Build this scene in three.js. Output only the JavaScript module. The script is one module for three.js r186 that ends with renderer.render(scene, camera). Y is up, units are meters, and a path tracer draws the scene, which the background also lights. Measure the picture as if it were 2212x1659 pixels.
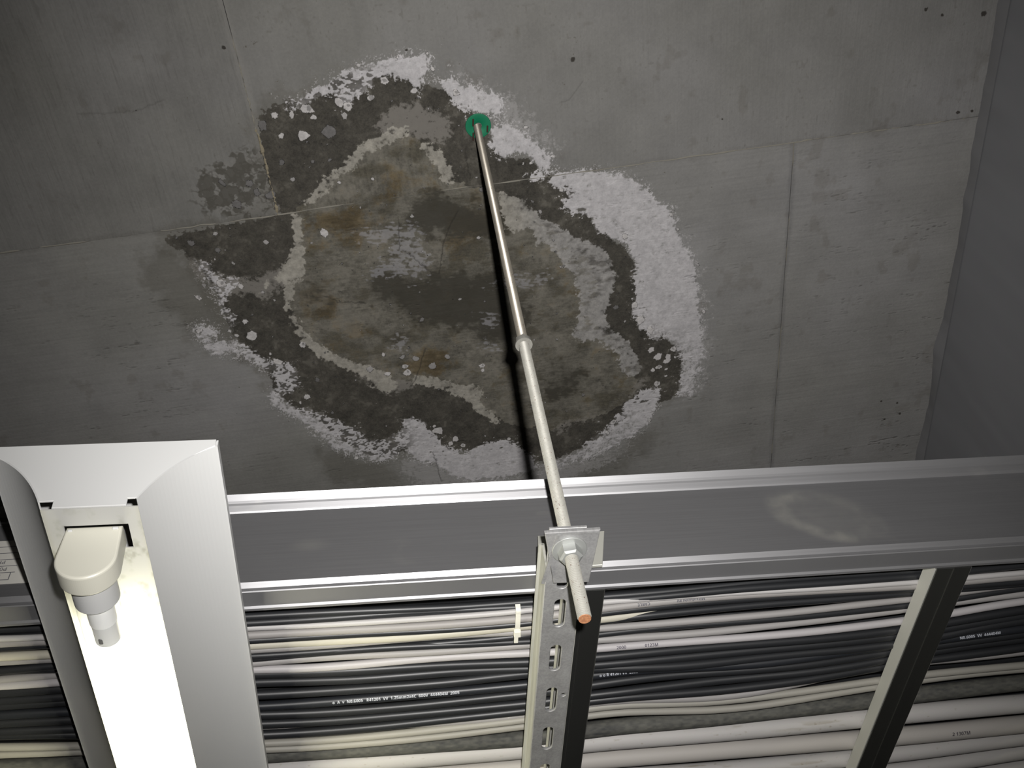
import * as THREE from 'three';
import { RoundedBoxGeometry } from 'three/addons/geometries/RoundedBoxGeometry.js';
import { mergeGeometries } from 'three/addons/utils/BufferGeometryUtils.js';

// ---------------------------------------------------------------- camera, light, exposure
const EYE = 1.5;                                             // the lens is 1.5 m above the floor
const scene = new THREE.Scene();
scene.background = new THREE.Color(0x000000);
const RAD = Math.PI / 180, PITCH = 53.26 * RAD, ROLL = -11.03 * RAD, YAW = 10.89 * RAD;
const camera = new THREE.PerspectiveCamera(2 * Math.atan(829.5 / 2236) / RAD, 2212 / 1659, 0.02, 30);
const aim = new THREE.Vector3(Math.sin(YAW) * Math.cos(PITCH), Math.sin(PITCH), -Math.cos(YAW) * Math.cos(PITCH));
{
  const r0 = new THREE.Vector3(Math.cos(YAW), 0, Math.sin(YAW)), u0 = new THREE.Vector3().crossVectors(r0, aim);
  const right = r0.clone().multiplyScalar(Math.cos(ROLL)).addScaledVector(u0, Math.sin(ROLL));
  const up = u0.clone().multiplyScalar(Math.cos(ROLL)).addScaledVector(r0, -Math.sin(ROLL));
  camera.position.set(0, EYE, 0);
  camera.quaternion.setFromRotationMatrix(new THREE.Matrix4().makeBasis(right, up, aim.clone().negate()));
}
const renderer = new THREE.WebGLRenderer({ antialias: true });
renderer.toneMapping = THREE.LinearToneMapping;
renderer.toneMappingExposure = 1;
renderer.shadowMap.enabled = true;
// the flash of the hand-held camera, a few centimetres right of and above the lens; its beam thins out towards the edge
const flash = new THREE.SpotLight(0xfffcf9, 4.7, 0, 40 * RAD, 1, 2);
flash.name = 'camera_flash';
flash.position.set(0.030, EYE + 0.018, 0.030);
flash.target.position.copy(flash.position).addScaledVector(new THREE.Vector3(0.112, 0.820, -0.562), 2);
flash.castShadow = true; flash.shadow.radius = 0.4;
scene.add(flash, flash.target);

// ---------------------------------------------------------------- helpers
let seed = 7;
const rnd = () => { seed = (seed * 1664525 + 1013904223) >>> 0; return seed / 4294967296; };
const taken = {};
const numbered = (n) => { const k = taken[n] = (taken[n] ?? -1) + 1; return k ? `${n}_${String(k).padStart(3, '0')}` : n; };
const shade = (o) => { o.castShadow = o.receiveShadow = true; return o; };
function tag(o, label, category, group) { o.userData = { label, category }; if (group) o.userData.group = group; return o; }
function thing(name, label, category, [x, y, z] = [0, 0, 0], turn = 0, group) {
  const o = new THREE.Group(); o.name = numbered(name); scene.add(o);
  o.position.set(x, y + EYE, z); o.rotation.y = turn;
  return tag(o, label, category, group);
}
function part(name, geo, mat, parent, label) {
  const m = shade(new THREE.Mesh(Array.isArray(geo) ? mergeGeometries(geo.map((g) => (g.index ? g.toNonIndexed() : g))) : geo, mat));
  m.name = name; parent.add(m); if (label) m.userData.label = label;
  return m;
}
function structure(name, geo, mat, turn = 0) {
  const m = shade(new THREE.Mesh(geo, mat)); m.name = name; m.userData.kind = 'structure'; m.rotation.y = turn; scene.add(m); return m;
}
const box = (w, h, d, x = 0, y = 0, z = 0, r = 0) => {
  const g = r ? new RoundedBoxGeometry(w, h, d, 2, r) : new THREE.BoxGeometry(w, h, d);
  return g.translate(x, y, z);
};
const cyl = (r0, r1, h, n = 32) => new THREE.CylinderGeometry(r0, r1, h, n);
// a closed (z, y) profile swept along x
function sweepX(profile, x0, x1) {
  const s = new THREE.Shape(); profile.forEach(([z, y], i) => (i ? s.lineTo(-z, y) : s.moveTo(-z, y)));
  return new THREE.ExtrudeGeometry(s, { depth: x1 - x0, bevelEnabled: false, curveSegments: 6 }).rotateY(Math.PI / 2).translate(x0, 0, 0);
}
const std = (color, roughness, metalness = 0, more = {}) => new THREE.MeshStandardMaterial({ color: new THREE.Color().setRGB(...color), roughness, metalness, ...more });
const clamp = (x, a = 0, b = 1) => Math.min(b, Math.max(a, x));
const step = (a, b, x) => { const t = clamp((x - a) / (b - a)); return t * t * (3 - 2 * t); };
const mix = (a, b, t) => a + (b - a) * t;

// tiled value noise, -1 .. 1
const NS = 256, NOISE = new Float32Array(NS * NS).map(() => rnd() * 2 - 1);
function noise(x, y) {
  const fx = Math.floor(x), fy = Math.floor(y), tx = x - fx, ty = y - fy, sx = tx * tx * (3 - 2 * tx), sy = ty * ty * (3 - 2 * ty);
  const a = (fx & 255), b = ((fx + 1) & 255), c = (fy & 255) * NS, d = ((fy + 1) & 255) * NS;
  const p = NOISE[c + a], q = NOISE[c + b], r = NOISE[d + a], s = NOISE[d + b];
  return p + (q - p) * sx + (r - p) * sy + (p - q - r + s) * sx * sy;
}
const fbm = (x, y, n = 4) => { let v = 0, a = 0.5; for (let i = 0; i < n; i++) { v += a * noise(x, y); x = x * 2.03 + 17.3; y = y * 2.03 + 5.7; a *= 0.5; } return v; };
const srgb = (c) => Math.round(255 * clamp(c <= 0.0031308 ? 12.92 * c : 1.055 * c ** (1 / 2.4) - 0.055));
function texture(w, h, f, color = true) {                     // f(col, row) -> [r, g, b] linear, or one value
  const data = new Uint8Array(w * h * 4);
  for (let j = 0, k = 0; j < h; j++) for (let i = 0; i < w; i++, k += 4) {
    const c = f(i, j);
    if (color) { data[k] = srgb(c[0]); data[k + 1] = srgb(c[1]); data[k + 2] = srgb(c[2]); } else data[k] = data[k + 1] = data[k + 2] = Math.round(255 * clamp(c));
    data[k + 3] = 255;
  }
  const t = new THREE.DataTexture(data, w, h, THREE.RGBAFormat);
  t.magFilter = t.minFilter = THREE.LinearFilter; t.wrapS = t.wrapT = THREE.RepeatWrapping;
  if (color) t.colorSpace = THREE.SRGBColorSpace;
  t.needsUpdate = true; return t;
}
const STAIN = {
  dark: [[-233, -504, -215, -502, -201, -500, -171, -490, -149, -485, -129, -478, -84, -470, -60, -474, -36, -483, -19, -495, 8, -505, 31, -522, 47, -544, 72, -592, 87, -625, 127, -631, 145, -654, 181, -678, 196, -712, 215, -746, 235, -776, 263, -801, 277, -844, 279, -896, 297, -943, 320, -979, 347, -1007, 349, -1046, 341, -1088, 323, -1102, 286, -1113, 246, -1131, 204, -1160, 162, -1183, 111, -1206, 63, -1185, 33, -1164, -14, -1144, -71, -1154, -114, -1119, -157, -1137, -196, -1129, -235, -1086, -271, -1034, -308, -998, -321, -962, -325, -924, -340, -895, -353, -862, -361, -796, -370, -754, -380, -728, -391, -696, -418, -672, -347, -668, -245, -660, -248, -643, -247, -600, -243, -546]],
  inner: [[-181, -639, -156, -614, -126, -594, -112, -575, -74, -560, -43, -568, -20, -585, -7, -608, 8, -642, 36, -661, 63, -669, 95, -689, 113, -714, 138, -741, 168, -770, 198, -807, 211, -842, 209, -876, 208, -910, 214, -943, 243, -980, 258, -1020, 272, -1061, 263, -1089, 222, -1112, 165, -1121, 117, -1127, 54, -1110, 11, -1072, -8, -1034, -29, -1016, -58, -1001, -94, -987, -140, -986, -172, -957, -203, -924, -233, -891, -257, -852, -263, -813, -257, -773, -229, -737, -222, -707, -224, -677, -223, -658]],
  ring: [[-177, -621, -158, -608, -139, -597, -123, -584, -109, -572, -74, -559, -46, -555, -35, -566, -64, -573, -98, -585, -116, -595, -123, -605, -146, -614, -162, -629, -182, -647, -204, -655, -220, -656, -194, -640], [-30, -577, -11, -592, 3, -611, 20, -639, 14, -651, 31, -664, -2, -643, -7, -626, -22, -602], [-226, -660, -212, -665, -216, -693, -219, -723, -227, -750, -225, -766, -244, -777, -254, -765, -272, -769, -294, -779, -313, -788, -288, -769, -268, -759, -256, -741, -239, -724, -229, -706, -229, -683], [-262, -768, -247, -776, -253, -798, -262, -830, -254, -853, -231, -889, -201, -921, -168, -953, -177, -965, -212, -937, -242, -903, -264, -864, -271, -833, -265, -796], [-183, -936, -143, -959, -121, -991, -139, -1003, -166, -986], [-102, -976, -71, -981, -46, -995, -21, -1009, 2, -1008, 9, -1030, -1, -1050, 18, -1075, 40, -1106, 16, -1091, -5, -1067, -17, -1039, -42, -1021, -73, -1002, -101, -989], [72, -674, 98, -683, 118, -692, 117, -706, 129, -715, 140, -730, 154, -744, 179, -766, 204, -778, 227, -798, 230, -819, 238, -840, 237, -868, 228, -877, 229, -891, 220, -907, 222, -924, 233, -949, 259, -973, 262, -989, 274, -1000, 274, -1023, 272, -1040, 253, -1044, 244, -1015, 241, -992, 225, -977, 206, -959, 177, -954, 163, -940, 174, -922, 179, -898, 183, -867, 178, -849, 173, -822, 156, -808, 155, -791, 144, -782, 141, -773, 132, -764, 122, -773, 114, -768, 123, -759, 115, -741, 102, -737, 89, -741, 83, -739, 80, -716, 73, -701]],
  arm: [[-94, -560, -56, -529, -24, -525, 14, -552, 15, -590, -13, -583, -40, -567, -74, -559], [-398, -694, -369, -723, -349, -750, -296, -758, -267, -755, -279, -777, -330, -785, -360, -768, -379, -737], [-203, -924, -162, -945, -131, -978, -93, -980, -104, -1002, -143, -1004, -175, -975], [-273, -750, -260, -740, -240, -759, -266, -781, -298, -799, -314, -792, -289, -776, -325, -766, -332, -752, -296, -760], [182, -1119, 230, -1103, 271, -1081, 284, -1053, 276, -1047, 259, -1078, 222, -1102, 166, -1116, 117, -1127, 124, -1139]],
  white: [[-203, -504, -175, -491, -148, -482, -128, -474, -101, -465, -76, -464, -63, -458, -38, -459, -2, -461, 8, -465, -7, -487, -15, -509, -25, -503, -37, -489, -55, -488, -64, -487, -72, -480, -83, -499, -104, -511, -123, -518, -125, -506, -113, -498, -133, -500, -145, -497, -164, -500, -185, -509, -200, -513], [11, -491, 33, -501, 42, -512, 66, -519, 95, -539, 89, -554, 70, -555, 50, -545, 37, -547, 29, -539, 15, -510], [72, -571, 94, -569, 117, -588, 137, -607, 160, -636, 152, -655, 136, -645, 114, -620, 96, -616, 90, -629, 82, -632, 75, -613, 67, -598], [105, -652, 139, -653, 148, -660, 124, -663], [148, -660, 199, -657, 240, -665, 267, -679, 294, -703, 323, -739, 334, -764, 351, -807, 362, -842, 371, -886, 378, -957, 379, -1013, 373, -1065, 367, -1100, 336, -1101, 340, -1073, 349, -1046, 343, -1016, 329, -990, 320, -966, 304, -977, 295, -978, 289, -956, 278, -951, 273, -930, 264, -913, 272, -886, 270, -865, 266, -851, 275, -832, 263, -797, 256, -784, 235, -779, 216, -758, 213, -739, 192, -728, 169, -721, 165, -701, 180, -688, 149, -676], [279, -1072, 305, -1075, 306, -1107, 296, -1127, 284, -1152, 254, -1171, 219, -1192, 177, -1206, 135, -1213, 109, -1225, 108, -1203, 163, -1189, 177, -1165, 212, -1151, 226, -1128, 248, -1114, 243, -1093, 267, -1088], [-130, -1060, -106, -1062, -91, -1081, -80, -1110, -67, -1137, -39, -1153, -5, -1140, 36, -1136, 59, -1156, 81, -1189, 90, -1213, 72, -1224, 35, -1223, -14, -1220, -62, -1206, -89, -1166, -119, -1150, -134, -1110], [-324, -960, -308, -995, -282, -1014, -254, -1028, -224, -1053, -205, -1071, -193, -1096, -165, -1099, -131, -1085, -135, -1117, -156, -1142, -190, -1141, -227, -1118, -254, -1097, -271, -1064, -295, -1032, -321, -1013, -336, -980], [-332, -892, -311, -912, -294, -910, -281, -932, -283, -960, -302, -977, -318, -974, -329, -968, -313, -954, -317, -940, -328, -924, -341, -908], [-414, -818, -395, -822, -381, -832, -391, -851, -376, -860, -350, -868, -334, -885, -344, -905, -362, -884, -384, -885, -403, -873, -412, -849], [-379, -715, -364, -737, -351, -755, -340, -769, -348, -784, -354, -775, -356, -789, -348, -814, -339, -834, -349, -839, -361, -823, -363, -799, -365, -779, -371, -750], [-375, -715, -353, -721, -361, -738, -368, -732], [-356, -747, -323, -755, -329, -767, -352, -761]],
  haze: [[-149, -1139, -87, -1151, -43, -1186, 52, -1216, 103, -1204, 194, -1206, 269, -1177, 226, -1228, 141, -1245, 74, -1253, -130, -1223], [-3, -469, 43, -501, 91, -527, 126, -565, 174, -635, 147, -631, 87, -566, 30, -505, 1, -488], [328, -756, 357, -800, 380, -887, 393, -997, 379, -1100, 351, -1115, 362, -991, 350, -865]],
  flaky: [[-399, -687, -314, -723, -288, -843, -247, -995, -134, -1045, -114, -1119, -153, -1164, -244, -1136, -333, -1037, -368, -935, -437, -869], [289, -960, 350, -980, 390, -1053, 375, -1120, 319, -1099, 288, -1035], [106, -1162, 230, -1103, 286, -1144, 184, -1231, 100, -1236], [-196, -449, -51, -462, -65, -505, -149, -519, -212, -517]],
  soft: [[-389, -700, -375, -745, -352, -790, -319, -854, -291, -987, -335, -923, -376, -879, -409, -843, -428, -810, -443, -766, -466, -730, -465, -707, -423, -679], [-289, -1085, -226, -1123, -153, -1164, -178, -1214, -268, -1174], [152, -1214, 226, -1212, 302, -1137, 318, -1171, 225, -1261, 148, -1268], [226, -532, 188, -521, 161, -533, 207, -523]],
  mottle: [[-348, -599, -328, -574, -288, -570, -264, -549, -252, -556, -248, -593, -245, -618, -245, -652, -297, -656, -340, -644, -350, -620]],
  core: [[-132, -777, -96, -771, -65, -796, -22, -795, 41, -798, 82, -821, 97, -891, 85, -943, 34, -934, -6, -891, -62, -873, -108, -839, -140, -817], [112, -984, 157, -1006, 190, -1032, 177, -1049, 133, -1018, 107, -1002], [116, -1033, 162, -1046, 144, -1077, 113, -1071], [-66, -671, -6, -673, 33, -687, 12, -745, -26, -723, -71, -701], [26, -693, 80, -694, 83, -740, 46, -758, 21, -731], [-240, -759, -215, -772, -195, -808, -212, -822, -242, -800]],
  brown: [[-12, -718, 18, -699, 17, -761, -1, -791, -16, -772], [-190, -855, -156, -865, -155, -905, -189, -890], [-237, -776, -202, -774, -183, -818, -217, -846, -249, -815], [74, -693, 107, -702, 90, -734, 73, -727], [-107, -632, -58, -621, -52, -666, -99, -666], [-207, -668, -127, -669, -76, -692, -136, -721, -209, -709], [-132, -941, -40, -921, -17, -980, -94, -985], [20, -685, 61, -683, 60, -752, 19, -746]],
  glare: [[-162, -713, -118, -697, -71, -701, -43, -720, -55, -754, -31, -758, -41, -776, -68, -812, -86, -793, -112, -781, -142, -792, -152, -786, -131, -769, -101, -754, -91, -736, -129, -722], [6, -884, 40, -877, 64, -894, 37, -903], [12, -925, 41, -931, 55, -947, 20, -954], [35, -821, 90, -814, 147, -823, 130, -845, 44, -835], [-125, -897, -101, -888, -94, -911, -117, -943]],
};
const CHIPS = [[-170, -513, 8.6], [-165, -525, 4.6], [-128, -510, 6.6], [-116, -516, 6.6], [-84, -510, 6.6], [-123, -530, 6.6, 0.6], [-214, -545, 5.3], [-184, -549, 7.9], [-147, -549, 11.2, -0.6], [-235, -527, 7.3, -0.5], [-193, -518, 5.3], [-216, -516, 4.6], [-221, -583, 4.6, -0.3], [-212, -610, 4.0, 0.3], [-150, -625, 2.6], [-102, -627, 2.6], [-187, -700, 6.6], [-377, -687, 5.9, -0.6], [-343, -703, 4.0, -0.7], [-327, -728, 3.3], [-352, -759, 5.9], [-326, -768, 5.3], [-391, -777, 6.6], [-378, -758, 4.0, 0.2], [-334, -830, 4.6], [-330, -858, 7.9], [-354, -853, 4.0], [-304, -912, 8.6], [-274, -987, 5.9], [-286, -997, 3.3], [-250, -956, 4.0, -0.4], [-311, -895, 3.3], [-362, -843, 3.3], [-109, -937, 5.3, 0.2], [-108, -956, 5.9], [-106, -968, 6.6], [-138, -966, 5.3], [-164, -951, 6.6, 0.3], [-138, -927, 4.0], [268, -903, 6.6], [275, -931, 8.6], [293, -952, 8.6], [294, -994, 6.6], [306, -1010, 7.3], [322, -1013, 6.6], [330, -999, 5.9], [320, -1020, 6.6], [306, -1031, 5.3], [296, -1036, 4.6], [319, -1038, 3.3], [318, -1052, 2.6], [303, -1066, 5.9], [238, -901, 5.9, -0.7], [225, -1135, 5.9], [214, -1156, 5.3], [-74, -1096, 8.6], [-47, -1120, 5.9], [-57, -1128, 5.3], [-37, -1137, 4.6], [-64, -962, 6.6, 0.2], [-88, -944, 5.3, 0.2], [-39, -948, 5.3, 0.2], [15, -976, 4.6], [15, -986, 4.0], [157, -630, 3.3], [113, -635, 2.6], [125, -636, 2.6], [257, -777, 4.6], [5, -482, 4.0], [-258, -887, 5.3], [-406, -835, 6.6], [-155, -548, 2.6, -0.4], [-248, -629, 5.9, -0.5], [-266, -622, 5.9, -0.4], [-272, -607, 5.3, -0.5], [-309, -601, 5.9, -0.5], [-297, -636, 6.6, -0.5], [-24, -507, 5.3], [31, -518, 5.3], [-62, -489, 6.6]];
const DOTS = [[703, -1177, 2.6], [733, -1186, 2.6], [741, -1212, 2.6], [714, -1220, 2.6], [684, -492, 3.3], [708, -503, 2.6], [768, -509, 4.6], [-26, -452, 2.0], [194, -495, 4.0], [755, -650, 3.3], [776, -651, 2.6], [403, -610, 1.3], [-259, -417, 3.3], [-392, -483, 1.3]];
const CRACKS = [[12, -695, -4, -719, -18, -748, -29, -794], [-72, -929, -87, -967, -98, -989], [-78, -746, -57, -769, -40, -792], [-208, -806, -190, -819, -149, -828], [-75, -692, -83, -745], [33, -607, 36, -654], [-391, -696, -375, -721, -361, -772, -360, -822, -357, -848], [-89, -1140, -83, -1211], [-470, -329, -476, -386, -480, -416, -480, -437], [-695, -797, -620, -802, -471, -814], [-469, -477, -395, -484, -353, -474], [679, -601, 694, -608, 715, -614], [477, -615, 484, -609], [528, -612, 548, -610, 565, -608, 570, -598], [206, -527, 186, -550, 173, -552]];
const CABLES = [
  ['white', 2.6, 594.6, -1000, -640, -100, -640, 168, -652, 281, -647, 441, -650, 545, -650, 830, -650],
  ['black', 3.5, 601.5, -1000, -663, -85, -668, 111, -672, 171, -672, 286, -668, 448, -666, 552, -661, 830, -654],
  ['black', 3.5, 598.5, -1000, -673, -85, -674, 110, -675, 171, -674, 286, -670, 447, -667, 552, -664, 830, -660],
  ['white', 2.6, 595.6, -1000, -663, -324, -671, -86, -679, 110, -678, 170, -675, 285, -673, 447, -672, 552, -669, 830, -665],
  ['grey', 3.6, 595.6, -1000, -669, -325, -678, -86, -687, 110, -687, 171, -682, 286, -678, 448, -677, 553, -673, 830, -669],
  ['black', 3.2, 596.2, -1000, -674, -327, -684, -87, -694, 111, -694, 172, -689, 288, -686, 451, -685, 556, -681, 830, -676],
  ['cream', 3.8, 595.8, -1000, -684, -329, -692, -87, -701, 111, -697, 172, -695, 830, -681],
  ['grey', 3.2, 596.2, -1000, -693, -331, -700, -88, -707, 111, -705, 173, -707, 291, -705, 454, -695, 558, -687, 830, -676],
  ['black', 3.4, 597.4, -1000, -705, -334, -710, -89, -715, 112, -715, 173, -701, 290, -695, 453, -689, 558, -685, 830, -679],
  ['black', 3.4, 597.4, -1000, -713, -335, -715, -89, -718, 112, -718, 174, -715, 293, -713, 457, -706, 561, -693, 830, -678],
  ['grey', 3.4, 596.4, -1000, -723, -337, -723, -89, -723, 112, -723, 175, -723, 294, -722, 458, -711, 562, -699, 830, -682],
  ['white', 3.6, 595.6, -1000, -725, -338, -728, -90, -731, 113, -733, 175, -733, 295, -733, 462, -725, 566, -711, 830, -692],
  ['black', 4.3, 597.3, -1000, -738, -341, -740, -91, -743, 113, -746, 177, -745, 298, -745, 466, -738, 572, -725, 830, -709],
  ['black', 4.3, 598.3, -1000, -745, -344, -751, -92, -756, 114, -758, 178, -756, 300, -756, 469, -747, 576, -734, 830, -719],
  ['black', 4.3, 596.3, -1000, -750, -345, -758, -93, -768, 114, -767, 178, -764, 301, -764, 470, -754, 577, -740, 830, -725],
  ['black', 4.3, 596.3, -1000, -756, -348, -768, -94, -781, 115, -779, 179, -775, 302, -774, 472, -763, 580, -749, 830, -733],
  ['black', 4.3, 597.3, -1000, -764, -351, -779, -95, -796, 116, -792, 181, -787, 305, -785, 475, -773, 584, -759, 830, -743],
  ['black', 4.3, 598.3, -1000, -773, -354, -791, -97, -812, 116, -806, 182, -800, 307, -798, 479, -783, 588, -769, 830, -753],
  ['black', 4.3, 597.3, -1000, -778, -356, -800, -98, -824, 117, -817, 182, -809, 308, -806, 480, -790, 589, -776, 830, -760],
  ['grey', 3.8, 598.8, -1000, -784, -357, -805, -98, -830, 117, -825, 183, -814, 311, -819, 481, -791, 594, -787, 830, -783],
  ['cream', 3.6, 595.6, -1000, -786, -358, -810, -99, -838, 117, -828, 183, -819, 311, -825, 484, -807, 598, -802, 830, -798],
  ['cream', 3.6, 595.6, -1000, -800, -360, -821, -99, -845, 118, -840, 184, -831, 312, -837, 487, -817, 600, -810, 830, -804],
  ['dusty', 8.0, 603.0, -1000, -836, -369, -849, -101, -865, 120, -868, 188, -863, 319, -861, 499, -848, 615, -840, 830, -833],
  ['pipe', 9.6, 601.6, -1000, -875, -376, -879, -103, -884, 121, -884, 190, -882, 322, -882, 506, -877, 626, -875, 830, -873],
  ['pipe', 9.4, 601.4, -1000, -916, -105, -915, 122, -914, 192, -912, 327, -913, 516, -914, 638, -911, 830, -909],
  ['pipe', 9.0, 601.0, -1000, -944, -108, -948, 124, -951, 195, -946, 332, -948, 524, -943, 646, -934, 830, -928],
  ['pipe', 9.0, 601.0, -1000, -991, -112, -989, 125, -987, 198, -982, 338, -985, 532, -976, 655, -960, 830, -949],
  ['pipe', 9.0, 601.0, -1000, -1028, -115, -1027, 127, -1026, 202, -1020, 345, -1023, 542, -1012, 665, -989, 830, -973],
];

// ---------------------------------------------------------------- the ceiling: board-marked concrete with an efflorescence stain
// The building stands 7.56 degrees askew to the cable ladder. Its own axes: bx along the long joint, bz towards the camera.
const TURN = -7.56 * RAD, CEIL = 1.3711;
const MX0 = -500, MZ0 = -1300, MW = 960, MH = 920;            // masks: one cell per millimetre, building axes
const blur = (src, r) => {
  let a = src, b = new Float32Array(src.length);
  const pass = (from, to, n, m, si, sj) => {
    for (let j = 0; j < m; j++) {
      let sum = 0; const at = (i) => from[clamp(i, 0, n - 1) * si + j * sj];
      for (let i = -r; i <= r; i++) sum += at(i);
      for (let i = 0; i < n; i++) { to[i * si + j * sj] = sum / (2 * r + 1); sum += at(i + r + 1) - at(i - r); }
    }
  };
  for (let k = 0; k < 2; k++) { pass(a, b, MW, MH, 1, MW); const c = k ? a : new Float32Array(src.length); pass(b, c, MH, MW, MW, 1); a = c; }
  return a;
};
function paint(draw) {
  const c = document.createElement('canvas'); c.width = MW; c.height = MH;
  const g = c.getContext('2d'); g.fillStyle = '#000'; g.fillRect(0, 0, MW, MH); g.fillStyle = g.strokeStyle = '#fff'; g.lineCap = g.lineJoin = 'round';
  draw(g); const d = g.getImageData(0, 0, MW, MH).data, f = new Float32Array(MW * MH);
  for (let i = 0; i < f.length; i++) f[i] = d[i * 4] / 255;
  return f;
}
const outline = (g, p) => { g.beginPath(); for (let i = 0; i < p.length; i += 2) g.lineTo(p[i] - MX0, p[i + 1] - MZ0); };
const areas = (list, r) => blur(paint((g) => list.forEach((p) => { outline(g, p); g.closePath(); g.fill(); })), r);
const F = {
  dark: areas(STAIN.dark, 6), inner: areas(STAIN.inner, 7), ring: areas(STAIN.ring, 5), arm: areas(STAIN.arm, 8), white: areas(STAIN.white, 6), haze: areas(STAIN.haze, 16), whiteWide: areas(STAIN.white, 12), flaky: areas(STAIN.flaky, 16),
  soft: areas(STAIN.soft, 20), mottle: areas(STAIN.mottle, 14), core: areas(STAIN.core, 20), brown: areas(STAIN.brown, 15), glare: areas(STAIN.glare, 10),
  wide: blur(paint((g) => STAIN.dark.forEach((p) => { outline(g, p); g.closePath(); g.lineWidth = 26; g.stroke(); g.fill(); })), 14),
  crack: blur(paint((g) => { g.lineWidth = 1.3; CRACKS.forEach((p, i) => { g.strokeStyle = i > 7 ? '#555' : '#fff'; outline(g, p); g.stroke(); }); }), 0),
};
const CS = 2, chipMap = new Uint8Array(MW * CS * MH * CS);     // chips and flecks at half a millimetre: the grey of each
{
  const c = document.createElement('canvas'); c.width = MW * CS; c.height = MH * CS;
  const g = c.getContext('2d'); g.fillStyle = '#000'; g.fillRect(0, 0, c.width, c.height); g.scale(CS, CS);
  const blob = (x, z, r, v, rough = 0.6) => {
    const n = 5 + Math.floor(rnd() * 3), a0 = rnd() * 6.3, q = 0.62 + 0.5 * rnd(); g.beginPath();
    for (let i = 0; i < n; i++) { const a = i / n * 6.283, k = r * (1 - rough / 2 + rough * rnd()), u = Math.cos(a) * k, w = Math.sin(a) * k * q; g.lineTo(x - MX0 + u * Math.cos(a0) - w * Math.sin(a0), z - MZ0 + u * Math.sin(a0) + w * Math.cos(a0)); }
    g.closePath(); g.fillStyle = `rgb(${v},${v},${v})`; g.fill();
  };
  for (const [x, z, r, k = 1] of CHIPS) { blob(x, z, r, k < 0 ? Math.round(90 - 60 * k * 0.6) : Math.round(150 + 90 * k)); if (rnd() < 0.25 && k > 0) blob(x + r * 0.15, z + r * 0.1, r * 0.5, 165); }
  for (let i = 0; i < 900; i++) {                              // specks where the wet skin is
    const x = MX0 + rnd() * MW, z = MZ0 + rnd() * MH, k = Math.floor(z - MZ0) * MW + Math.floor(x - MX0);
    if (F.dark[k] > 0.7 && F.white[k] < 0.5) blob(x, z, 0.5 + 1.6 * rnd() ** 3 + (rnd() < 0.04 ? 2.5 : 0), rnd() < 0.6 ? 120 : 190);
    if (F.white[k] > 0.04 && F.white[k] < 0.6) blob(x, z, 0.8 + 3.4 * rnd() ** 2, 235);
  }
  const d = g.getImageData(0, 0, c.width, c.height).data;
  for (let i = 0; i < chipMap.length; i++) chipMap[i] = d[i * 4];
}
function look(f, x, z) {
  const u = x - MX0, v = z - MZ0; if (u < 1 || v < 1 || u > MW - 2 || v > MH - 2) return 0;
  const i = u | 0, j = v | 0, s = u - i, t = v - j, k = j * MW + i;
  return (f[k] * (1 - s) + f[k + 1] * s) * (1 - t) + (f[k + MW] * (1 - s) + f[k + MW + 1] * s) * t;
}
let relief = 0;
const out = [0, 0, 0];
const lay = (r, g, b, k) => { out[0] = mix(out[0], r, k); out[1] = mix(out[1], g, k); out[2] = mix(out[2], b, k); };
const scale = (k, r = 1, g = 1, b = 1) => { out[0] *= mix(1, r, k); out[1] *= mix(1, g, k); out[2] *= mix(1, b, k); };
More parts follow.
